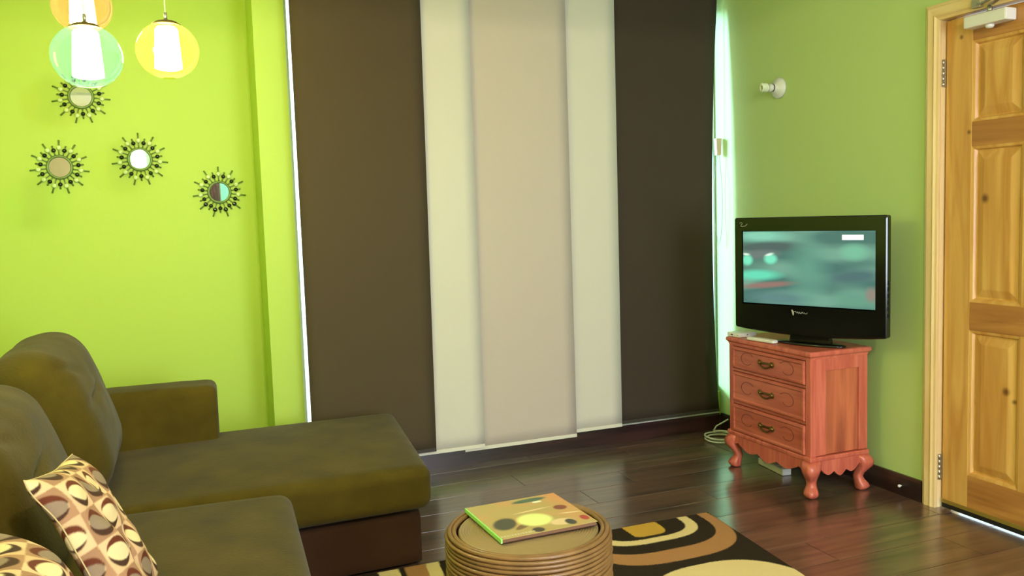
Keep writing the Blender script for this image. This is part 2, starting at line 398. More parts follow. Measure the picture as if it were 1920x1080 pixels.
link('side_casing', bm, PINEL, cs)
bm = bmesh.new(); loop = []
for o_, c_ in cas:
    loop.append([bm.verts.new((XR-.001-o_, 2.677+c_, 2.03+c_)), bm.verts.new((XR-.001-o_, 1.855-c_, 2.03+c_))])
for i in range(len(loop)):
    a, b2 = loop[i], loop[(i+1) % len(loop)]; bm.faces.new((a[0], b2[0], b2[1], a[1]))
link('head_casing', bm, PINELH, cs)
bm = bmesh.new(); loop = []
for o_, c_ in cas:
    loop.append([bm.verts.new((XR-.001-o_, 1.855-c_, 0)), bm.verts.new((XR-.001-o_, 1.855-c_, 2.03+c_))])
for i in range(len(loop)):
    a, b2 = loop[i], loop[(i+1) % len(loop)]; bm.faces.new((a[0], b2[0], b2[1], a[1]))
link('side_casing', bm, PINEL, cs)
# door closer
dc = thing('door_closer', 'white box-shaped door closer mounted across top of the pine door', 'door closer', (DX-.001, 2.45, 1.985))
bx('body', WHITEP, -.058, 0, -.095, .09, -.021, .024, .006, dc)
bm = bmesh.new(); lathe(bm, [(0, 0), (.016, 0), (.016, -.008), (.010, -.014), (0, -.015)], 20, Matrix.Translation((-.03, -.005, -.0205))); link('pivot_cap', bm, WHITEP, dc, True)
bm = bmesh.new(); tube(bm, [(-.03, -.005, .022), (-.03, -.005, .05)], .009, 12); link('spindle', bm, CHROME, dc, True)
bm = bmesh.new(); box(bm, -.008, .008, -.17, 0, -.003, .003, .001); a = link('arm', bm, CHROME, dc); a.location = (-.03, -.005, .052); a.rotation_euler = (0, 0, -.6)
bm = bmesh.new(); box(bm, -.007, .007, 0, .20, -.003, .003, .001); a = link('arm', bm, CHROME, dc); a.location = (-.124, -.143, .060); a.rotation_euler = (0, 0, -.42)
bx('bracket', CHROME, -.052, -.03, .02, .06, .05, .085, .002, dc)

# ------------------------------------------------------------------ panel blinds
def blind(label, fab, rail, x0, x1, y, zb, lean=(0, 0), bow=0, railext=True):
    t = thing('panel_blind', label, 'blind', ((x0+x1)/2, y, zb), 'sliding fabric panels over the window')
    bm = bmesh.new(); nz = 30; nx = 10; hgt = 2.54-zb; cx = (x0+x1)/2
    vs = {}
    for s, dy in ((0, -.0012), (1, .0012)):
        for i in range(nz+1):
            f = i/nz
            for j in range(nx+1):
                g = j/nx
                xl = x0+lean[0]*(1-f); xr = x1+lean[1]*(1-f)-bow*math.sin(PI*min(1, f*1.05))**.8
                X = xl+(xr-xl)*g-cx
                curl = -.012*bow/.045*math.sin(PI*f)*max(0, (g-.7)/.3)**2 if bow else 0
                vs[s, i, j] = bm.verts.new((X, dy+curl+.0012*math.sin(g*3+f*2), f*hgt))
    for s in (0, 1):
        for i in range(nz):
            for j in range(nx):
                q = (vs[s, i, j], vs[s, i, j+1], vs[s, i+1, j+1], vs[s, i+1, j])
                bm.faces.new(q if s == 0 else q[::-1])
    for i in range(nz):
        for j in (0, nx): bm.faces.new((vs[0, i, j], vs[1, i, j], vs[1, i+1, j], vs[0, i+1, j]))
    for j in range(nx):
        for i in (0, nz): bm.faces.new((vs[0, i, j], vs[1, i, j], vs[1, i, j+1], vs[0, i, j+1]))
    bmesh.ops.recalc_face_normals(bm, faces=bm.faces)
    link('fabric', bm, fab, t, True)
    bx('bottom_rail', rail, x0+lean[0]-cx, x1+lean[1]-cx, -.0032, .0032, 0, .018, .001, t)
    bx('top_rail', RAILF, x0-cx, x1-cx, -.004, .004, hgt-.03, hgt, .001, t)
    return t
blind('dark brown fabric panel hanging at far left, behind chaise', DARKF, RAILD, .552, 1.173, 4.100, .126, (.005, -.008))
blind('ivory fabric panel between left dark brown panel and taupe panel', WHITEF, RAILF, .80, 1.424, 4.117, .108, (.0, .006))
blind('taupe fabric panel in the centre between two ivory panels', BEIGEF, RAILF, 1.328, 1.958, 4.134, .092, (0, .005))
blind('ivory fabric panel between taupe panel and right dark brown panel', WHITEF, RAILF, 1.62, 2.254, 4.151, .110, (0, -.004))
blind('dark brown fabric panel at far right beside television', DARKF2, RAILD, 2.20, 2.915, 4.168, .118, (0, -.014), bow=.048)
tr = thing('blind_track', 'white ceiling-side track carrying five sliding fabric panels', 'blind track', (1.74, 4.134, 2.545))
bx('track_profile', RAILF, -1.19, 1.19, -.05, .05, 0, .03, .002, tr)
for k in range(4): bx('track_channel', RAILF, -1.19, 1.19, -.042+k*.022, -.034+k*.022, -.004, .0, 0, tr)
bx('hanger_bracket', CHROME, -.8, -.77, -.02, .085, .03, .05, .001, tr); bx('hanger_bracket', CHROME, .77, .8, -.02, .085, .03, .05, .001, tr)
# cord weight and cords
cw = thing('blind_cord_control', 'beige cord weight and looped cord beside right dark panel', 'blind cord', (2.925, 4.185, 1.60))
bm = bmesh.new(); prism(bm, [(-.014, 0), (.012, 0), (.018, .095), (-.018, .095)], 'y', -.012, .012); link('cord_weight', bm, mat('beige_cord_weight', rgb(200, 172, 140), .5), cw)
for sx in (-1, 1):
    bm = bmesh.new(); tube(bm, [(sx*.010, 0, .095), (sx*.004, 0, .5), (sx*.003, 0, .93)], .0012, 6); link('cord', bm, WHITEC, cw)
bm = bmesh.new(); tube(bm, [(-.006+(-.03)*math.sin(PI*t)*(1 if t < .5 else 1), -.01*math.sin(PI*t), -.0-.52*t) for t in [i/14 for i in range(15)]]+[(.02*math.sin(PI*(1-t)), -.01, -.52*t) for t in [1-i/14 for i in range(1, 15)]], .0014, 6)
link('cord_loop', bm, mat('grey_cord', rgb(130, 140, 130), .6), cw)

# ------------------------------------------------------------------ sunburst mirrors
def sunburst(label, x, z, rot, dark_bottom=0):
    t = thing('sunburst_mirror', label, 'mirror', (x, YM, z), 'sunburst mirrors on the lime wall')
    T = Matrix.Rotation(PI/2, 4, 'X')      # local z -> -y (out of wall)
    bm = bmesh.new(); prof = [(.044, .004), (.046, .012), (.050, .017), (.055, .014), (.0575, .007), (.055, .0015), (.044, .0015)]
    lathe(bm, prof+[prof[0]], 40, T); bmesh.ops.remove_doubles(bm, verts=bm.verts, dist=1e-6); link('frame', bm, BRONZE, t, True)
    bm = bmesh.new(); lathe(bm, [(0, .0070), (.0447, .0070)], 40, T); link('mirror_glass', bm, MIRROR, t, True)
    bm = bmesh.new(); lathe(bm, [(0, .0010), (.048, .0010), (.048, .004), (0, .004)], 24, T); link('backing', bm, BRONZE, t)
    n = 22
    for k in range(n):
        a = rot+PI/2+2*PI*k/n; c, s = math.cos(a), math.sin(a)
        long_ = k % 2 == 0
        R1 = .126 if long_ else .102
        bm = bmesh.new()
        tube(bm, [(c*.052, -.006, s*.052), (c*.072, -.008, s*.072), (c*R1, -.006, s*R1)], [.0034, .0030, .0042], 6)
        e = link('ray', bm, BRONZE, t, True)
        rb = .090 if long_ else .080
        bm = bmesh.new()
        if long_:
            lathe(bm, [(0, .0055), (.008, .005), (.0105, .003), (.0105, 0), (0, -.001)], 14, Matrix.Translation((c*rb, -.008, s*rb)) @ T)
            link('flat_bead', bm, BEADD if (dark_bottom and 1.15*PI < a % (2*PI) < 1.85*PI) else BEADL, e, True)
        else:
            bmesh.ops.create_icosphere(bm, subdivisions=2, radius=.0102, matrix=Matrix.Translation((c*rb, -.009, s*rb)))
            link('round_bead', bm, BEADD, e, True)
    return t
sunburst('bronze sunburst mirror partly hidden by green glass pendant', -.364, 1.915, .05)
sunburst('leftmost bronze sunburst mirror, nearest the left picture edge', -.475, 1.588, -.03)
sunburst('bronze sunburst mirror beneath the yellow pendant', -.128, 1.622, .02)
sunburst('lowest right bronze sunburst mirror, beside wall corner strip', .226, 1.458, .0, 1)

# ------------------------------------------------------------------ pendants
def pendant(label, x, y, z, tint, glow, gstr, haze, R=.092):
    t = thing('pendant_light', label, 'pendant lamp', (x, y, z), 'glass globe pendants')
    prof = []
    for i in range(4, 29):
        a = PI*i/30; prof.append((R*math.sin(a)*1.0, R*.93*math.cos(a)))
    g = bmesh.new(); lathe(g, prof, 48); link('glass_globe', g, tint_glass('globe_glass', tint, .22, .22, haze), t, True)
    bm = bmesh.new(); r = .037
    lathe(bm, [(0, -.058), (r*.8, -.058), (r+.003, -.054), (r, .0), (r-.004, .062), (r-.01, .070), (0, .072)], 32); link('inner_shade', bm, mat('lit_frosted_shade', (1, 1, 1, 1), .5, emit=glow, estr=gstr), t, True)
    bm = bmesh.new(); lathe(bm, [(0, .094), (.006, .094), (.012, .090), (.030, .0865), (.0425, .078), (.041, .076), (.03, .080), (0, .082)], 32); link('cap', bm, BRASS, t, True)
    bm = bmesh.new(); tube(bm, [(0, 0, .093), (0, 0, .114)], .005, 12); link('cord_grip', bm, CHROME, t, True)
    bm = bmesh.new(); tube(bm, [(0, 0, .114), (0, 0, H-z-.02)], .0016, 8); link('cord', bm, mat('pale_cord', rgb(214, 220, 150), .5), t)
    bm = bmesh.new(); lathe(bm, [(0, H-z-.0005), (.05, H-z-.0005), (.05, H-z-.012), (.04, H-z-.022), (0, H-z-.024)], 28); link('ceiling_canopy', bm, BRASS, t, True)
    return t
pendant('green and cyan tinted glass globe pendant, largest and lowest', -.190, 2.653, 1.768, (.60, 1.0, .74, 1), (1, .95, .82, 1), 185, .008)
pendant('yellow tinted glass globe pendant on the right', .018, 2.890, 1.836, (1.0, .95, .22, 1), (1, .9, .72, 1), 165, .016)
pendant('orange tinted glass globe pendant behind the green one', -.232, 3.177, 2.02, (1.0, .74, .36, 1), (1, .82, .62, 1), 110, .014)

# ------------------------------------------------------------------ sofa
sf = thing('sectional_sofa', 'dark brown microfibre sectional sofa with chaise reaching the window blinds', 'sofa', (0, 0, 0))
def upl(name, bm, m=SOFA, loc=(0, 0, 0), rot=None):
    o = link(name, bm, m, sf, True); o.location = loc
    if rot: o.rotation_euler = rot
    return o
# chaise cushion and base
C = [(-.55, 2.97), (.835, 3.01), (.93, 3.985), (-.55, 3.965)]
upl('chaise_cushion', soft_box(1.4, 1.0, .165, .045, 26, .022, C, .003, 6, 1), loc=(0, 0, .302))
Cb = [(-.55, 3.0), (.80, 3.045), (.885, 3.955), (-.55, 3.93)]
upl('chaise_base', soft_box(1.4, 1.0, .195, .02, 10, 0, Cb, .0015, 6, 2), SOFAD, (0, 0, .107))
upl('gap_filler', soft_box(1.4, 1.0, .03, .01, 4, 0, [(-.5, 3.05), (.76, 3.09), (.84, 3.91), (-.5, 3.88)], 0), mat('dark_gap_filler', rgb(20, 14, 10), .95), (0, 0, .214))  # dark block set into the gap between cushion and base
# main seat
upl('seat_cushion', soft_box(.86, .98, .17, .05, 24, .018, [(-.55, 1.96), (.272, 1.96), (.318, 2.93), (-.55, 2.96)], .003, 6, 3), loc=(0, 0, .312))
upl('seat_cushion', soft_box(.86, .98, .17, .05, 16, .018, [(-.55, .98), (.262, .98), (.272, 1.95), (-.55, 1.95)], .003, 6, 4), loc=(0, 0, .312))
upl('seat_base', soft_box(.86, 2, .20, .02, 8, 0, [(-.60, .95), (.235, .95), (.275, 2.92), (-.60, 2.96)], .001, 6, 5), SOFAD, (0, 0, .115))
upl('backrest', soft_box(.2, 3.0, .74, .06, 14, 0, None, .002, 4, 6), loc=(-.705, 2.47, .385))
# far arm
upl('armrest', soft_box(.84, .20, .60, .035, 22, .01, [(-.70, 3.765), (.130, 3.775), (.138, 3.975), (-.70, 3.965)], .003, 6, 7), loc=(0, 0, .325))
# loose back cushions
def backc(y0, y1, x, z, seed, hgt=.52, th=.27, lean=-.32, puff=.03, rz=0):
    bm = soft_box(th, y1-y0, hgt, .125, 44, 0, None, .012, 3.2, seed, puff)
    for v in bm.verts:      # a few sewn-in creases across the face
        if v.co.x > .02:
            c = math.exp(-((v.co.z-.05-.12*v.co.y)/.014)**2)*math.exp(-((v.co.y+.10)/.12)**2)+.6*math.exp(-((v.co.z-.10+.25*v.co.y)/.016)**2)*math.exp(-((v.co.y+.22)/.08)**2)
            v.co.x -= .022*c
    return upl('back_cushion', bm, loc=(x, (y0+y1)/2, z), rot=(0, lean, rz))
backc(2.95, 3.68, -.415, .655, 11, .54)
backc(2.13, 2.92, -.485, .615, 12, .50)
backc(1.25, 2.08, -.50, .60, 13, .50)
for x, y in ((.82, 3.15), (.86, 3.85), (.2, 1.1), (-.6, 1.1)):
    pass

# ------------------------------------------------------------------ patterned pillows
PILM = attr_mat('retro_print_fabric', .85, bump=.35, bscale=420)
def pcol(u, v, warm=0):
    gx, gy = u*5.2+.25, v*5.2+.35; i, j = math.floor(gx), math.floor(gy); fx, fy = gx-i-.5, gy-j-.5
    par = (i+j) % 2
    bgc = rgb(232, 190, 146) if par == 0 else rgb(178, 132, 98)
    # quartered squares
    if (fx > 0) != (fy > 0): bgc = tuple(c*.88 for c in bgc[:3])+(1,)
    r2 = (fx/.42)**2+(fy/.44)**2
    ca, sa = math.cos(.35), math.sin(.35); ex, ey = fx*ca+fy*sa, -fx*sa+fy*ca
    if (ex/.41)**2+(ey/.25)**2 < 1:
        return rgb(240, 212, 160) if par == 0 else rgb(150, 126, 104)
    if r2 < 1:
        if abs(ey) > .06: return rgb(104, 48, 26) if fy > 0 else rgb(72, 44, 28)
        return rgb(226, 196, 150)
    return bgc
def pillow(label, loc, mtx, W=.42, Hh=.42, T=.10, n=190, seed=0, Tb=.4):
    t = thing('throw_pillow', label, 'cushion', loc, 'retro printed throw pillows')
    bm = bmesh.new(); g = {}
    for s in (1, -1):
        for i in range(n+1):
            for j in range(n+1):
                u, v = 2*i/n-1, 2*j/n-1
                edge = i in (0, n) or j in (0, n)
                if s == -1 and edge: g[s, i, j] = g[1, i, j]; continue
                th = T*(1 if s > 0 else Tb)*((1-u**4)*(1-v**4))**.55
                th += .006*noise.noise(Vector((u*2.5, v*2.5, s*3+seed)))*(1-u*u)*(1-v*v)*4
                pin = 1-.07*(1-v*v); pin2 = 1-.07*(1-u*u)
                wr = .010*math.sin(6*v+5*u+seed)*max(0, (abs(u)+abs(v)-1.0))
                g[s, i, j] = bm.verts.new((u*W/2*pin, s*th+wr, v*Hh/2*pin2))
    for s in (1, -1):
        for i in range(n):
            for j in range(n):
                q = (g[s, i, j], g[s, i+1, j], g[s, i+1, j+1], g[s, i, j+1])
                if len(set(q)) == 4: bm.faces.new(q if s == -1 else q[::-1])
    bmesh.ops.transform(bm, matrix=mtx, verts=bm.verts)
    inv = mtx.inverted()
    o = link('cover', bm, PILM, t, True)
    def cf(c):
        c = inv @ c; a = [pcol((c.x+dx)/W+.5, (c.z+dz)/Hh+.5) for dx in (-.0009, 0, .0009) for dz in (-.0009, 0, .0009)]
        return tuple(sum(q[i] for q in a)/9 for i in range(3))+(1,)
    colour_mesh(o, cf)
    bm = bmesh.new(); pts = []
    m = 28
    for k in range(4):
        for q in range(m):
            s_ = 2*q/m-1
            u, v = [(s_, -1), (1, s_), (-s_, 1), (-1, -s_)][k]
            pin = 1-.07*(1-v*v); pin2 = 1-.07*(1-u*u); wr = .010*math.sin(6*v+5*u+seed)*max(0, (abs(u)+abs(v)-1.0))
            pts.append(mtx @ Vector((u*W/2*pin, wr, v*Hh/2*pin2)))
    tube(bm, pts, .0016, 8, True); link('seam_piping', bm, mat('piping', rgb(206, 180, 130), .8), t, True)
    return t
# local +y is a face, z up; orient so that the face looks along +x, leaning back
def pm(lean, rz, tilt=0): return Matrix.Rotation(rz, 4, 'Z') @ Matrix.Rotation(-lean, 4, 'Y') @ Matrix.Rotation(tilt, 4, 'X') @ Matrix.Rotation(-PI/2, 4, 'Z')
pillow('retro circle-print throw pillow standing upright against the back cushions', (-.196, 2.04, .618), pm(.47, -.04, -.15), .345, .385, .060, seed=1)
pillow('retro circle-print throw pillow in bottom left corner of picture', (-.215, 1.58, .59), pm(.60, .05, .0), .38, .40, .07, seed=2)

# ------------------------------------------------------------------ rug
RUGM = attr_mat('cut_pile_rug', .95, bump=.6, bscale=700, spec=.1)
def se(x, y, cx, cy, a, b, n=2.8): return abs((x-cx)/a)**n+abs((y-cy)/b)**n < 1
def rugcol(x, y):
    dark, cream, tan, gold = rgb(50, 40, 30), rgb(232, 206, 150), rgb(178, 128, 84), rgb(206, 160, 66)
    for cx, cy, sgn in ((1.70, 3.03, 1), (.46, 3.03, 1), (1.70, 1.25, 1)):
        dx = x-cx; 
        if cx < 1 and y > 2.5:
            if .80 < x+.12*(3.03-y) < .85 and y > 2.72: return cream
            if .72 < x+.1*(3.03-y) < .775: return tan
            if .62 < x < .67: return cream
        if y > cy-.5 or cy < 2:
            if se(x, y, cx, cy, .085, .125, 4) and x > cx-.07: return gold
            if se(x, y, cx, cy, .235, .195, 3) and not se(x, y, cx, cy, .19, .15, 3): return cream
            if se(x, y, cx, cy, .338, .385, 3) and not se(x, y, cx, cy, .288, .28, 3): return tan
    if se(x, y, 1.70, 2.20, .31, .385, 2.6):
        if se(x, y, 1.70, 2.15, .17, .22, 2.6): return tan if not se(x, y, 1.70, 2.15, .08, .12) else gold
        return cream
    if se(x, y, .75, 2.3, .4, .4, 2.6) and not se(x, y, .75, 2.3, .3, .3, 2.6): return tan
    return dark
rg = tag(bpy.data.objects.new('rug', None), 'dark brown rug with cream, tan and gold curved shapes under rattan stool', 'rug'); COL.objects.link(rg)
ang = math.radians(-5.5)
rg.location = (2.045, 3.03, 0)
bm = bmesh.new(); NX, NY = 330, 420; LX, LY = 1.50, 2.1
ca, sa = math.cos(ang), math.sin(ang)
def r2w(u, v): # u leftwards from right edge, v towards camera -> relative xy
    return (-u*ca+v*sa*1.0, -v*ca)
vv = [[bm.verts.new((*r2w(LX*i/NX, LY*j/NY), .011+.0006*random.random())) for j in range(NY+1)] for i in range(NX+1)]
for i in range(NX):
    for j in range(NY): bm.faces.new((vv[i][j], vv[i][j+1], vv[i+1][j+1], vv[i+1][j]))
bmesh.ops.recalc_face_normals(bm, faces=bm.faces)
o = link('pile', bm, RUGM, rg)
def rf(c):
    a = [rugcol(c.x+2.045+dx, c.y+3.03+dy) for dx in (-.0013, .0013) for dy in (-.0013, .0013)]
    return tuple(sum(q[i] for q in a)/4 for i in range(3))+(1,)
colour_mesh(o, rf)
bm = bmesh.new(); q = [r2w(0, 0), r2w(LX, 0), r2w(LX, LY), r2w(0, LY)]
prism(bm, q, 'z', .0008, .0095); link('backing', bm, mat('rug_backing', rgb(44, 34, 26), .95), rg)

# ------------------------------------------------------------------ rattan stool with book
st = thing('rattan_drum_stool', 'round rattan drum stool of stacked cane rings holding a book', 'stool', (.852, 2.118, .0125))
RS = .222; ZT = .436
bm = bmesh.new()
prof = [(0, ZT+.001)]
k = 0; r_ = .004
while r_ < .186:
    prof += [(r_, ZT-.0018), (r_+.0025, ZT+.001), (r_+.005, ZT-.0018)]; r_ += .0072
prof += [(.191, ZT-.004), (.191, ZT-.02), (0, ZT-.02)]
lathe(bm, prof, 96); link('top', bm, RATTANT, st, True)
bm = bmesh.new(); lathe(bm, [(0, .004), (RS-.012, .004), (RS-.012, ZT-.021), (0, ZT-.021)], 48); link('core', bm, RATTAND, st)
def ring_mesh(R, r, name, m):
    bm = bmesh.new(); tube(bm, [(R*math.cos(2*PI*i/72), R*math.sin(2*PI*i/72), 0) for i in range(72)], r, 10, True)
    me = bpy.data.meshes.new(name); bm.to_mesh(me); bm.free(); me.materials.append(m)
    for p in me.polygons: p.use_smooth = True
    return me
rm = ring_mesh(RS, .0056, 'cane_ring', RATTAN)
nr = 36
for k in range(nr):
    o = bpy.data.objects.new('cane_ring', rm); COL.objects.link(o); o.parent = st
    o.location = (.0012*math.sin(k*2.3), .0012*math.cos(k*1.7), .0064+k*(ZT-.0165)/(nr-1))
for R in (.2145, .2025):
    o = bpy.data.objects.new('rim_ring', ring_mesh(R, .0062, 'rim_ring', RATTAN)); COL.objects.link(o); o.parent = st; o.location = (0, 0, ZT-.001)
# book
BK = attr_mat('printed_cover', .3, spec=.5)
bt = thing('book', 'softcover food book with pale green spine lying on rattan stool', 'book', (.875, 2.165, ZT+.0125+.0055), rot=(0, 0, math.radians(2)))
bx('pages', mat('shaded_page_edges', rgb(120, 84, 62), .8), -.137, .138, -.133, .133, .001, .0100, 0, bt)  # pages coloured brown to give the front edge its thin shadow line
bx('spine', mat('green_spine', rgb(160, 224, 120), .45), -.142, -.1372, -.135, .135, 0, .0116, .0008, bt)
bx('back_cover', mat('cover_dark', rgb(70, 30, 24), .4), -.137, .142, -.135, .135, -.0002, .001, 0, bt)
bm = bmesh.new(); n = 100
g = [[bm.verts.new((-.137+.279*i/n, -.135+.27*j/n, .0116)) for j in range(n+1)] for i in range(n+1)]
for i in range(n):
    for j in range(n): bm.faces.new((g[i][j], g[i+1][j], g[i+1][j+1], g[i][j+1]))
r = bmesh.ops.extrude_face_region(bm, geom=bm.faces[:])
bmesh.ops.translate(bm, vec=(0, 0, -.0014), verts=[v for v in r['geom'] if isinstance(v, bmesh.types.BMVert)])
bmesh.ops.recalc_face_normals(bm, faces=bm.faces)
o = link('front_cover', bm, BK, bt)
def mixc(a, b, t): t = max(0, min(1, t)); return tuple(a[i]*(1-t)+b[i]*t for i in range(3))+(1,)
def blob(u, v, cx, cy, a, b, ang=0, soft=.25):
    c, s = math.cos(ang), math.sin(ang); x, y = (u-cx)*c+(v-cy)*s, -(u-cx)*s+(v-cy)*c
    d = math.sqrt((x/a)**2+(y/b)**2); return max(0, min(1, (1-d)/soft))
def coverc(c):
    u, v = (c.x+.137)/.279, (c.y+.135)/.27
    n1 = noise.noise(Vector((u*4, v*4, 1))); k = rgb(184, 160, 96)
    k = mixc(k, rgb(214, 150, 96), n1*.8+.1); k = mixc(k, rgb(226, 140, 84), (u-.72)*3*v)
    k = mixc(k, rgb(64, 66, 46), blob(u, v, .17, .36, .13, .19, -.5)); k = mixc(k, rgb(120, 90, 50), blob(u, v, .33, .24, .16, .05, .6))
    k = mixc(k, rgb(236, 240, 150), blob(u, v, .48, .34, .2, .2)); k = mixc(k, rgb(240, 210, 160), blob(u, v, .56, .6, .26, .02, .1, .5))
    k = mixc(k, rgb(232, 200, 156), blob(u, v, .70, .16, .14, .10)); k = mixc(k, rgb(60, 50, 40), blob(u, v, .40, .07, .07, .07))
    k = mixc(k, rgb(50, 52, 44), blob(u, v, .77, .12, .06, .09)); k = mixc(k, rgb(60, 96, 76), blob(u, v, .66, .90, .22, .06, .05)); k = mixc(k, rgb(240, 240, 220), blob(u, v, .72, .82, .06, .03))
    k = mixc(k, rgb(130, 60, 34), blob(u, v, .86, .55, .08, .08)); k = mixc(k, rgb(180, 50, 36), blob(u, v, .94, .16, .05, .08)); k = mixc(k, rgb(236, 214, 170), blob(u, v, .88, .36, .14, .02, -.2, .5))
    if v < .09 and u < .36 and int(u*110) % 3 and .03 < v < .075: k = mixc(k, rgb(220, 216, 196), .5)
    return k
colour_mesh(o, coverc)

# ------------------------------------------------------------------ cabinet
CX0, CX1, CY0, CY1 = 2.552, 2.872, 2.985, 3.575    # body
cb = thing('television_cabinet', 'reddish-brown three-drawer wooden chest on curved legs under the television', 'cabinet', ((CX0+CX1)/2, (CY0+CY1)/2, 0))
ox, oy = (CX0+CX1)/2, (CY0+CY1)/2
def cbx(name, m, x0, x1, y0, y1, z0, z1, bev=.0015, parent=cb): return bx(name, m, x0-ox, x1-ox, y0-oy, y1-oy, z0, z1, bev, parent)
# top with moulded edge
bm = bmesh.new()
lay = [(.002, .625), (.002, .632), (.006, .637), (.011, .641), (.012, .650), (.010, .657), (.004, .660)]
loops = []
for e, z in lay: loops.append([bm.verts.new((x, y, z)) for x, y in ((CX0-ox-e, CY0-oy-e), (CX1-ox+e, CY0-oy-e), (CX1-ox+e, CY1-oy+e), (CX0-ox-e, CY1-oy+e))])
for A, B in zip(loops, loops[1:]):
    for k in range(4): bm.faces.new((A[k], A[(k+1) % 4], B[(k+1) % 4], B[k]))
bm.faces.new(loops[0][::-1]); bm.faces.new(loops[-1]); link('top', bm, REDW, cb)
for ya, yb in ((CY0, CY0+.03), (CY1-.03, CY1)): cbx('front_stile', REDW, CX0, CX0+.03, ya, yb, .168, .625)
cbx('side_stile', REDW, CX0+.0305, CX0+.085, CY0, CY0+.02, .192, .625, .001); cbx('side_stile', REDW, CX1-.05, CX1, CY0, CY0+.02, .192, .625, .001)
cbx('side_rail', REDW, CX0+.0855, CX1-.0505, CY0, CY0+.02, .57, .625, .001)
cbx('side_panel', REDPLY, CX0+.0855, CX1-.0505, CY0+.006, CY0+.016, .193, .57, 0)
cbx('side_panel', REDPLY, CX0+.031, CX1, CY1-.018, CY1, .193, .625, 0)
cbx('back_panel', REDPLY, CX1-.012, CX1-.002, CY0+.021, CY1-.019, .193, .625, 0)
cbx('carcass', mat('dark_cabinet_inside', rgb(60, 26, 18), .8), CX0+.012, CX1-.014, CY0+.0305, CY1-.0305, .19, .624, 0)
for a, b2 in ((.618, .625), (.494, .506), (.330, .343)): cbx('drawer_rail', REDWF, CX0+.002, CX0+.012, CY0+.0305, CY1-.0305, a, b2, .0008)
for di, (a, b2) in enumerate(((.509, .615), (.346, .491), (.192, .327))):
    bm = bmesh.new(); ya, yb = CY0+.033-oy, CY1-.033-oy
    loops = []
    for e, x in ((0, .0115), (0, -.004), (.004, -.009), (.012, -.010), (.018, -.005), (.022, -.005)):
        loops.append([bm.verts.new((CX0-ox+x, y, z)) for y, z in ((ya+e, a+e), (yb-e, a+e), (yb-e, b2-e), (ya+e, b2-e))])
    for A, B in zip(loops, loops[1:]):
        for k in range(4): bm.faces.new((A[k], A[(k+1) % 4], B[(k+1) % 4], B[k]))
    bm.faces.new(loops[-1]); bm.faces.new(loops[0][::-1]); bmesh.ops.recalc_face_normals(bm, faces=bm.faces)
    d = link('drawer', bm, REDWF, cb)
    zc = (a+b2)/2; X = CX0-ox-.005
    # carved scrolls
    for s in (-1, 1):
        pts = []
        for i in range(22):
            t = i/21; an = .2*PI+t*1.6*PI; rad = 1-.35*t
            pts.append((X-.0004, s*(.145+.055*math.cos(an)*rad*-1), zc+.036*math.sin(an)*rad))
        bm = bmesh.new(); tube(bm, pts, .0011, 6); link('carving', bm, CARVE, d)
    # bail pull
    h = bmesh.new()
    for s in (-1, 1):
        for q in range(6):
            an = q*PI/3; bmesh.ops.create_icosphere(h, subdivisions=2, radius=.0065, matrix=Matrix.Translation((X-.003, s*.044+.010*math.cos(an), zc+.004+.009*math.sin(an))) @ Matrix.Diagonal((.45, 1, 1, 1)))
        bmesh.ops.create_icosphere(h, subdivisions=2, radius=.009, matrix=Matrix.Translation((X-.005, s*.044, zc+.004)))
    box(h, X-.003, X, -.048, .048, zc-.002, zc+.010, .001)
    p = link('handle', h, BRASS, d, True)
    # the bail hangs from both rosettes
    h = bmesh.new(); tube(h, [(X-.011, y, zc+.004-.020*math.cos(y/.0441*PI/2)**.7) for y in [-.044+.088*i/16 for i in range(17)]], [.0028+.002*math.sin(PI*i/16) for i in range(17)], 8)
    q = link('bail', h, BRASS, d, True)
# base moulding + scalloped aprons + legs
cbx('base_moulding', REDW, CX0-.010, CX1+.004, CY0-.010, CY1+.010, .168, .1895, .006)
def scallop(t):      # t 0..1 along the apron -> bottom z
    s = abs(2*t-1)
    if s > .82: return .118-(1-s)/.18*-.018
    return .132-.020*abs(math.cos(s*PI*1.9))-.022*(1-s)
n = 60
poly = [(CY0-oy+.03, .168)]+[(CY0-oy+.03+(CY1-CY0-.06)*i/n, scallop(i/n)) for i in range(n+1)]+[(CY1-oy-.03, .168)]
bm = bmesh.new(); prism(bm, poly, 'x', CX0-ox-.006, CX0-ox+.012); link('front_apron', bm, REDW, cb)
poly = [(CX0-ox+.03, .168)]+[(CX0-ox+.03+(CX1-CX0-.06)*i/n, scallop(i/n)) for i in range(n+1)]+[(CX1-ox-.03, .168)]
bm = bmesh.new(); prism(bm, poly, 'y', CY0-oy-.006, CY0-oy+.012); link('side_apron', bm, REDW, cb)
bm = bmesh.new(); prism(bm, poly, 'y', CY1-oy-.012, CY1-oy+.006); link('side_apron', bm, REDW, cb)
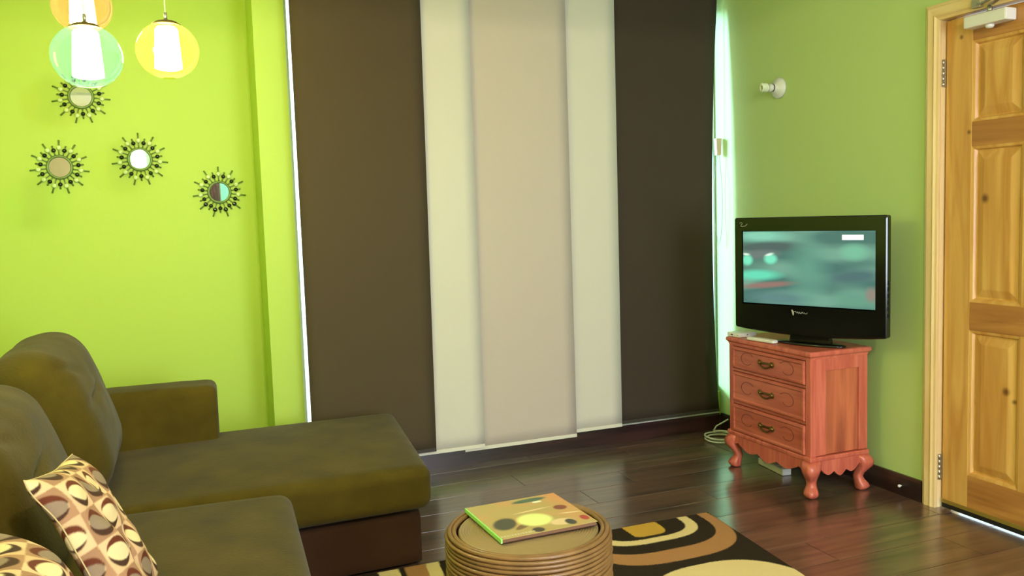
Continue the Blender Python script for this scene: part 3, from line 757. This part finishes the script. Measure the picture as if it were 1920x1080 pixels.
def leg(sx, sy):
    bm = bmesh.new(); prof = [(.1685, 0, .034), (.155, .008, .037), (.135, .017, .036), (.115, .018, .031), (.095, .010, .025), (.078, .002, .020), (.062, -.002, .0185), (.046, .002, .021), (.032, .008, .026), (.018, .011, .028), (.008, .009, .024), (.0015, .007, .020)]
    X = (CX0+.026 if sx < 0 else CX1-.026)-ox; Y = (CY0+.026 if sy < 0 else CY1-.026)-oy; loops = []
    for z, off, hs in prof:
        cx, cy = X+sx*off, Y+sy*off; lp = []
        for i in range(16):
            a = 2*PI*i/16; c, s = math.cos(a), math.sin(a)
            k = hs/(abs(c)**4+abs(s)**4)**.25
            lp.append(bm.verts.new((cx+c*k, cy+s*k, z)))
        loops.append(lp)
    for A, B in zip(loops, loops[1:]):
        for i in range(16): bm.faces.new((A[i], A[(i+1) % 16], B[(i+1) % 16], B[i]))
    bm.faces.new(loops[0]); bm.faces.new(loops[-1][::-1]); bmesh.ops.recalc_face_normals(bm, faces=bm.faces)
    return link('leg', bm, REDW, cb, True)
for sx in (-1, 1):
    for sy in (-1, 1): leg(sx, sy)

# ------------------------------------------------------------------ television
A_, B_ = Vector((2.522, 3.480)), Vector((2.788, 2.790))
mid = (A_+B_)/2; dirv = (B_-A_).normalized(); tv_ang = math.atan2(dirv.y, dirv.x)    # local +x runs left->right as seen
ZB = .722; TH = .527; TW = .74
tv = thing('television', 'black flat-screen television, switched on, standing on the reddish wooden chest', 'television', (mid.x, mid.y, .6605), rot=(0, 0, tv_ang))
z0 = ZB-.6605; z1 = z0+TH
def outline(e=0):
    p = []; c = .010
    L, R_ = -TW/2+e, TW/2-e; b_, t_ = z0+e, z1-e
    for i in range(5): a = PI/2+PI/2*i/4; p.append((L+c+c*math.cos(a), t_-c+c*math.sin(a)))
    for i in range(5): a = PI+PI/2*i/4; p.append((L+c+c*math.cos(a), b_+c+c*math.sin(a)))
    for i in range(1, 12): t = i/12; p.append((L+c+(R_-L-2*c)*t, b_-.020*math.sin(PI*t)**.8))
    for i in range(5): a = 1.5*PI+PI/2*i/4; p.append((R_-c+c*math.cos(a), b_+c+c*math.sin(a)))
    for i in range(5): a = PI/2*i/4; p.append((R_-c+c*math.cos(a), t_-c+c*math.sin(a)))
    return p
SX0, SX1, SZ0, SZ1 = -.330, .322, z0+.115, z1-.062
# front bezel with screen opening : outer ring bevelled
bm = bmesh.new()
def lp(pts, y): return [bm.verts.new((p[0], y, p[1])) for p in pts]
a = lp(outline(0), .035); b = lp(outline(0), .004); c = lp(outline(.005), 0)
for A, B in ((a, b), (b, c)):
    for k in range(len(A)): bm.faces.new((A[k], A[(k+1) % len(A)], B[(k+1) % len(A)], B[k]))
# face: strips between outline and the screen rectangle
sc = [bm.verts.new((x, 0, z)) for x, z in ((SX0, SZ1), (SX0, SZ0), (SX1, SZ0), (SX1, SZ1))]
idx = [2, 7, 23, 28]
segs = [(2, 7), (7, 23), (23, 28), (28, 2+len(c))]
for k, (i0, i1) in enumerate(segs):
    fv = [c[i % len(c)] for i in range(i0, i1+1)]
    bm.faces.new(fv+[sc[(k+1) % 4], sc[k]])
sd = [bm.verts.new((v.co.x, .006, v.co.z)) for v in sc]
for k in range(4): bm.faces.new((sc[k], sc[(k+1) % 4], sd[(k+1) % 4], sd[k]))
bm.faces.new(a[::-1])
bmesh.ops.recalc_face_normals(bm, faces=bm.faces); link('bezel', bm, BLACKG, tv)
bm = bmesh.new()
lo = []
for e, yy in ((.006, .035), (.02, .05), (.06, .075)): lo.append(lp([(x*(1-e*2), z0+.2*e+(z-z0)*(1-e*1.2)+.02*e) for x, z in outline(.004)], yy))
for A, B in zip(lo, lo[1:]):
    for k in range(len(A)): bm.faces.new((A[k], A[(k+1) % len(A)], B[(k+1) % len(A)], B[k]))
bm.faces.new(lo[-1]); bmesh.ops.recalc_face_normals(bm, faces=bm.faces); link('back_shell', bm, BLACKM, tv)
# panel border
SCR = attr_mat('lit_screen', .2, emission=1.35)
bm = bmesh.new(); nx, nz = 150, 84; i0 = .012
g = [[bm.verts.new((SX0+.004+(SX1-SX0-.008)*i/nx, .0052, SZ0+.006+(SZ1-SZ0-.010)*j/nz)) for j in range(nz+1)] for i in range(nx+1)]
for i in range(nx):
    for j in range(nz): bm.faces.new((g[i][j], g[i+1][j], g[i+1][j+1], g[i][j+1]))
s_ = link('screen', bm, SCR, tv)
def scrc(c):
    u = (c.x-SX0)/(SX1-SX0); v = (c.z-SZ0)/(SZ1-SZ0)
    n1 = noise.noise(Vector((u*3, v*5, 2))); k = mixc(rgb(66, 104, 96), rgb(104, 148, 128), n1*1.6+.4)
    k = mixc(k, rgb(120, 184, 158), blob(u, v, .15, .93, .3, .12, 0, .7)); k = mixc(k, rgb(70, 88, 86), blob(u, v, .2, .78, .35, .09, .08, .5))
    k = mixc(k, rgb(96, 108, 106), blob(u, v, .15, .68, .2, .08, .1, .6))
    k = mixc(k, rgb(110, 208, 172), blob(u, v, .04, .60, .055, .09, 0, .5)); k = mixc(k, rgb(110, 208, 172), blob(u, v, .23, .62, .065, .085, 0, .5))
    k = mixc(k, rgb(214, 236, 216), blob(u, v, .03, .68, .04, .02, -.2, .8)); k = mixc(k, rgb(214, 236, 216), blob(u, v, .22, .68, .05, .02, .5, .8))
    k = mixc(k, rgb(92, 196, 162), blob(u, v, .12, .40, .25, .09, .05, .6)); k = mixc(k, rgb(132, 104, 96), blob(u, v, .2, .27, .3, .05, .18, .6))
    k = mixc(k, rgb(84, 120, 116), blob(u, v, .3, .10, .3, .12, 0, .6)); k = mixc(k, rgb(106, 168, 138), blob(u, v, .85, .72, .13, .13, 0, .6))
    k = mixc(k, rgb(70, 100, 100), blob(u, v, .85, .42, .25, .10, .2, .6)); k = mixc(k, rgb(92, 140, 118), blob(u, v, .85, .12, .2, .15, 0, .7)); k = mixc(k, rgb(130, 120, 108), blob(u, v, .97, .2, .06, .12, 0, .7))
    k = mixc(k, rgb(88, 138, 120), blob(u, v, .52, .5, .2, .5, 0, .9))
    return k
colour_mesh(s_, scrc)
bx('white_caption_bar', mat('caption_white', (1, 1, 1, 1), .5, emit=(1, .98, .96, 1), estr=1.0), .17, .266, .0046, .0052, SZ1-.044, SZ1-.022, 0, s_)
def strokes(name, lines, r=.0009):
    bm = bmesh.new()
    for l in lines: tube(bm, [(x, -.0006, z) for x, z in l], r, 6)
    return link(name, bm, LOGO, tv)
# silver script mark in the top left corner of the bezel
lx, lz = -.352+.012, z1-.034
strokes('corner_mark', [[(lx, lz+.008), (lx+.006, lz+.012), (lx+.013, lz+.009), (lx+.012, lz+.003), (lx+.006, lz), (lx+.008, lz-.008)],
                        [(lx+.006, lz-.006), (lx+.014, lz-.008), (lx+.020, lz-.005), (lx+.024, lz-.007), (lx+.030, lz-.004), (lx+.036, lz-.001), (lx+.041, lz+.005)]], .0012)
ex, ez = -.06, z0+.088
bm = bmesh.new(); prism(bm, [(ex-.012, ez+.012), (ex-.005, ez+.012), (ex+.002, ez), (ex+.0, ez-.014), (ex-.004, ez-.013)], 'y', -.0009, .0); link('emblem', bm, LOGO, tv)
strokes('word_mark', [[(ex+.001, ez+.003), (ex+.010, ez+.006), (ex+.014, ez-.001), (ex+.020, ez+.004), (ex+.025, ez-.005)], [(ex+.030, ez+.004), (ex+.032, ez-.003), (ex+.038, ez-.004), (ex+.040, ez+.003), (ex+.046, ez+.003), (ex+.048, ez-.004)], [(ex+.053, ez+.002), (ex+.058, ez-.004), (ex+.064, ez-.003), (ex+.068, ez+.003)]], .0014)
# side connectors, neck and base
for k in range(6): bx('port_cover', BLACKM, TW/2-.0005, TW/2+.004, .012, .024, z0+.09+k*.028, z0+.108+k*.028, .001, tv)
bm = bmesh.new(); prism(bm, [(-.10, .012), (.10, .012), (.085, z0+.03), (-.085, z0+.03)], 'y', .030, .060); link('stand_neck', bm, BLACKG, tv)
bm = bmesh.new(); lathe(bm, [(0, .0), (.17, .0), (.178, .004), (.165, .010), (.08, .0155), (0, .016)], 56, Matrix.Diagonal((.96, .34, 1, 1)))
bmesh.ops.translate(bm, vec=(0, .0, .0008), verts=bm.verts)
link('stand_base', bm, BLACKG, tv, True).location = (0, .042, 0)

# router box and remote on the chest
rt = thing('media_box', 'small white set-top box at the left end of the chest', 'set-top box', (2.605, 3.543, .6605), rot=(0, 0, .12))
bx('case', WHITEP, -.055, .055, -.045, .045, .0005, .022, .004, rt)
bx('port', BLACKM, -.0562, -.0548, .004, .018, .009, .014, 0, rt); bx('port', BLACKM, -.0562, -.0548, -.03, -.026, .010, .013, 0, rt)
bm = bmesh.new(); bx('port', BLACKM, -.01, -.003, -.0462, -.0448, .010, .014, 0, rt)
rc = thing('remote_control', 'slim white remote control lying in front of television base', 'remote control', (2.566, 3.335, .6608), rot=(0, 0, math.radians(97)))
bm = soft_box(.175, .036, .017, .008, 12, 0, None, 0); bmesh.ops.translate(bm, vec=(0, 0, .0088), verts=bm.verts); link('case', bm, WHITEP, rc, True)
for i in range(7):
    for j in range(3): bx('button', mat('grey_button', rgb(176, 176, 160), .5) if i == 0 and j == 0 else bpy.data.materials['grey_button'], -.07+i*.016, -.063+i*.016, -.0115+j*.009, -.0065+j*.009, .0165, .0182, .0004, rc)

# ------------------------------------------------------------------ wall lamp holder
wl = thing('wall_lampholder', 'white porcelain lampholder with spiral bulb on green right wall', 'wall light', (XR-.0005, 3.682, 1.906), rot=(0, -PI/2, 0))
bm = bmesh.new(); lathe(bm, [(0, 0), (.052, 0), (.054, .006), (.05, .016), (.036, .026), (.024, .033), (.0225, .044), (0, .044)], 36); link('base', bm, PORC, wl, True)
bm = bmesh.new(); lathe(bm, [(0, .0442), (.0205, .0442), (.0205, .048), (0, .048)], 24); link('socket_ring', bm, BLACKM, wl)
bm = bmesh.new(); lathe(bm, [(0, .0482), (.019, .0482), (.0205, .055), (.0205, .066), (.014, .073), (0, .072)], 24); link('bulb_base', bm, PORC, wl, True)
bm = bmesh.new(); tube(bm, [(.0165*math.cos(a), .0165*math.sin(a), .078+.036*a/(2*PI*3)) for a in [i*2*PI*3/72 for i in range(73)]], .0068, 10); link('spiral_tube', bm, mat('unlit_bulb_glass', rgb(226, 232, 200), .25), wl, True)

# door-stop bumper on the baseboard
ds = thing('door_bumper', 'tiny white rubber bumper on the baseboard left of door casing', 'door stop', (XR-.0165, 2.848, .048), rot=(0, -PI/2, 0))
bm = bmesh.new(); lathe(bm, [(0, 0), (.004, 0), (.004, .012), (0, .012)], 14); link('pin', bm, CHROME, ds, True)
bm = bmesh.new(); lathe(bm, [(0, .012), (.006, .012), (.007, .018), (.005, .022), (0, .023)], 16); link('rubber_tip', bm, WHITEP, ds, True)

# coiled cable on the floor + power strip under the chest
cc = tag(bpy.data.objects.new('coiled_cable', None), 'coil of white cable on the floor between blinds and chest', 'cable'); COL.objects.link(cc); cc.location = (2.79, 3.99, 0)
bm = bmesh.new(); pts = []
for i in range(200):
    a = i/199*2*PI*3.2; rr_ = .088+.010*math.sin(a*.45+1); pts.append((rr_*math.cos(a)*.9, rr_*math.sin(a), .0052+.0092*(i/199*3.2)+.001*math.sin(a*3)))
tube(bm, pts, .0046, 8); link('loop', bm, WHITEC, cc, True)
bm = bmesh.new(); e = pts[-1]; tube(bm, [e, (e[0]+.0, e[1]+.03, .03), (.05, .12, .05), (.11, .14, .06), (.132, .12, .08)], .0046, 8); link('tail', bm, WHITEC, cc, True)
ps = thing('power_strip', 'white power strip on the floor beneath the wooden chest', 'power strip', (2.70, 3.42, 0), rot=(0, 0, math.radians(84)))
bx('housing', WHITEP, -.11, .11, -.024, .024, .0008, .034, .005, ps)
for k in range(4):
    s = bx('socket', mat('socket_grey', rgb(190, 190, 180), .5) if k == 0 else bpy.data.materials['socket_grey'], -.09+k*.047, -.058+k*.047, -.016, .016, .0335, .0352, .001, ps)

# ------------------------------------------------------------------ curtains added behind the camera only to fill the lowest mirror's reflection
def curtain(label, x0, x1, c):
    t = thing('curtain', label, 'curtain', ((x0+x1)/2, -1.93, .06)); wd = (x1-x0)/2
    bm = bmesh.new(); n = 90
    for s_ in (0,):
        top = [bm.verts.new((-wd+2*wd*i/n, .022*math.sin(i*.62), 2.2)) for i in range(n+1)]
        bot = [bm.verts.new((-wd+2*wd*i/n, .026*math.sin(i*.62+.3), 0)) for i in range(n+1)]
        for i in range(n): bm.faces.new((bot[i], bot[i+1], top[i+1], top[i]))
    r = bmesh.ops.extrude_face_region(bm, geom=bm.faces[:]); bmesh.ops.translate(bm, vec=(0, -.003, 0), verts=[v for v in r['geom'] if isinstance(v, bmesh.types.BMVert)])
    link('fabric', bm, mat('curtain_fabric', c, .9), t, True)
    bm = bmesh.new(); tube(bm, [(-wd, 0, 2.21), (wd, 0, 2.21)], .010, 12); link('rod', bm, CHROME, t, True)
    for sx in (-1, 1): bx('rod_bracket', CHROME, sx*wd*.9-.006, sx*wd*.9+.006, -.0695, .0, 2.20, 2.222, 0, t)
    return t
curtain('added dark brown curtain for the reflection in the lowest sunburst mirror', .22, .556, rgb(54, 40, 28))
curtain('added teal curtain for the reflection in the lowest sunburst mirror', .560, 1.10, rgb(92, 168, 140))
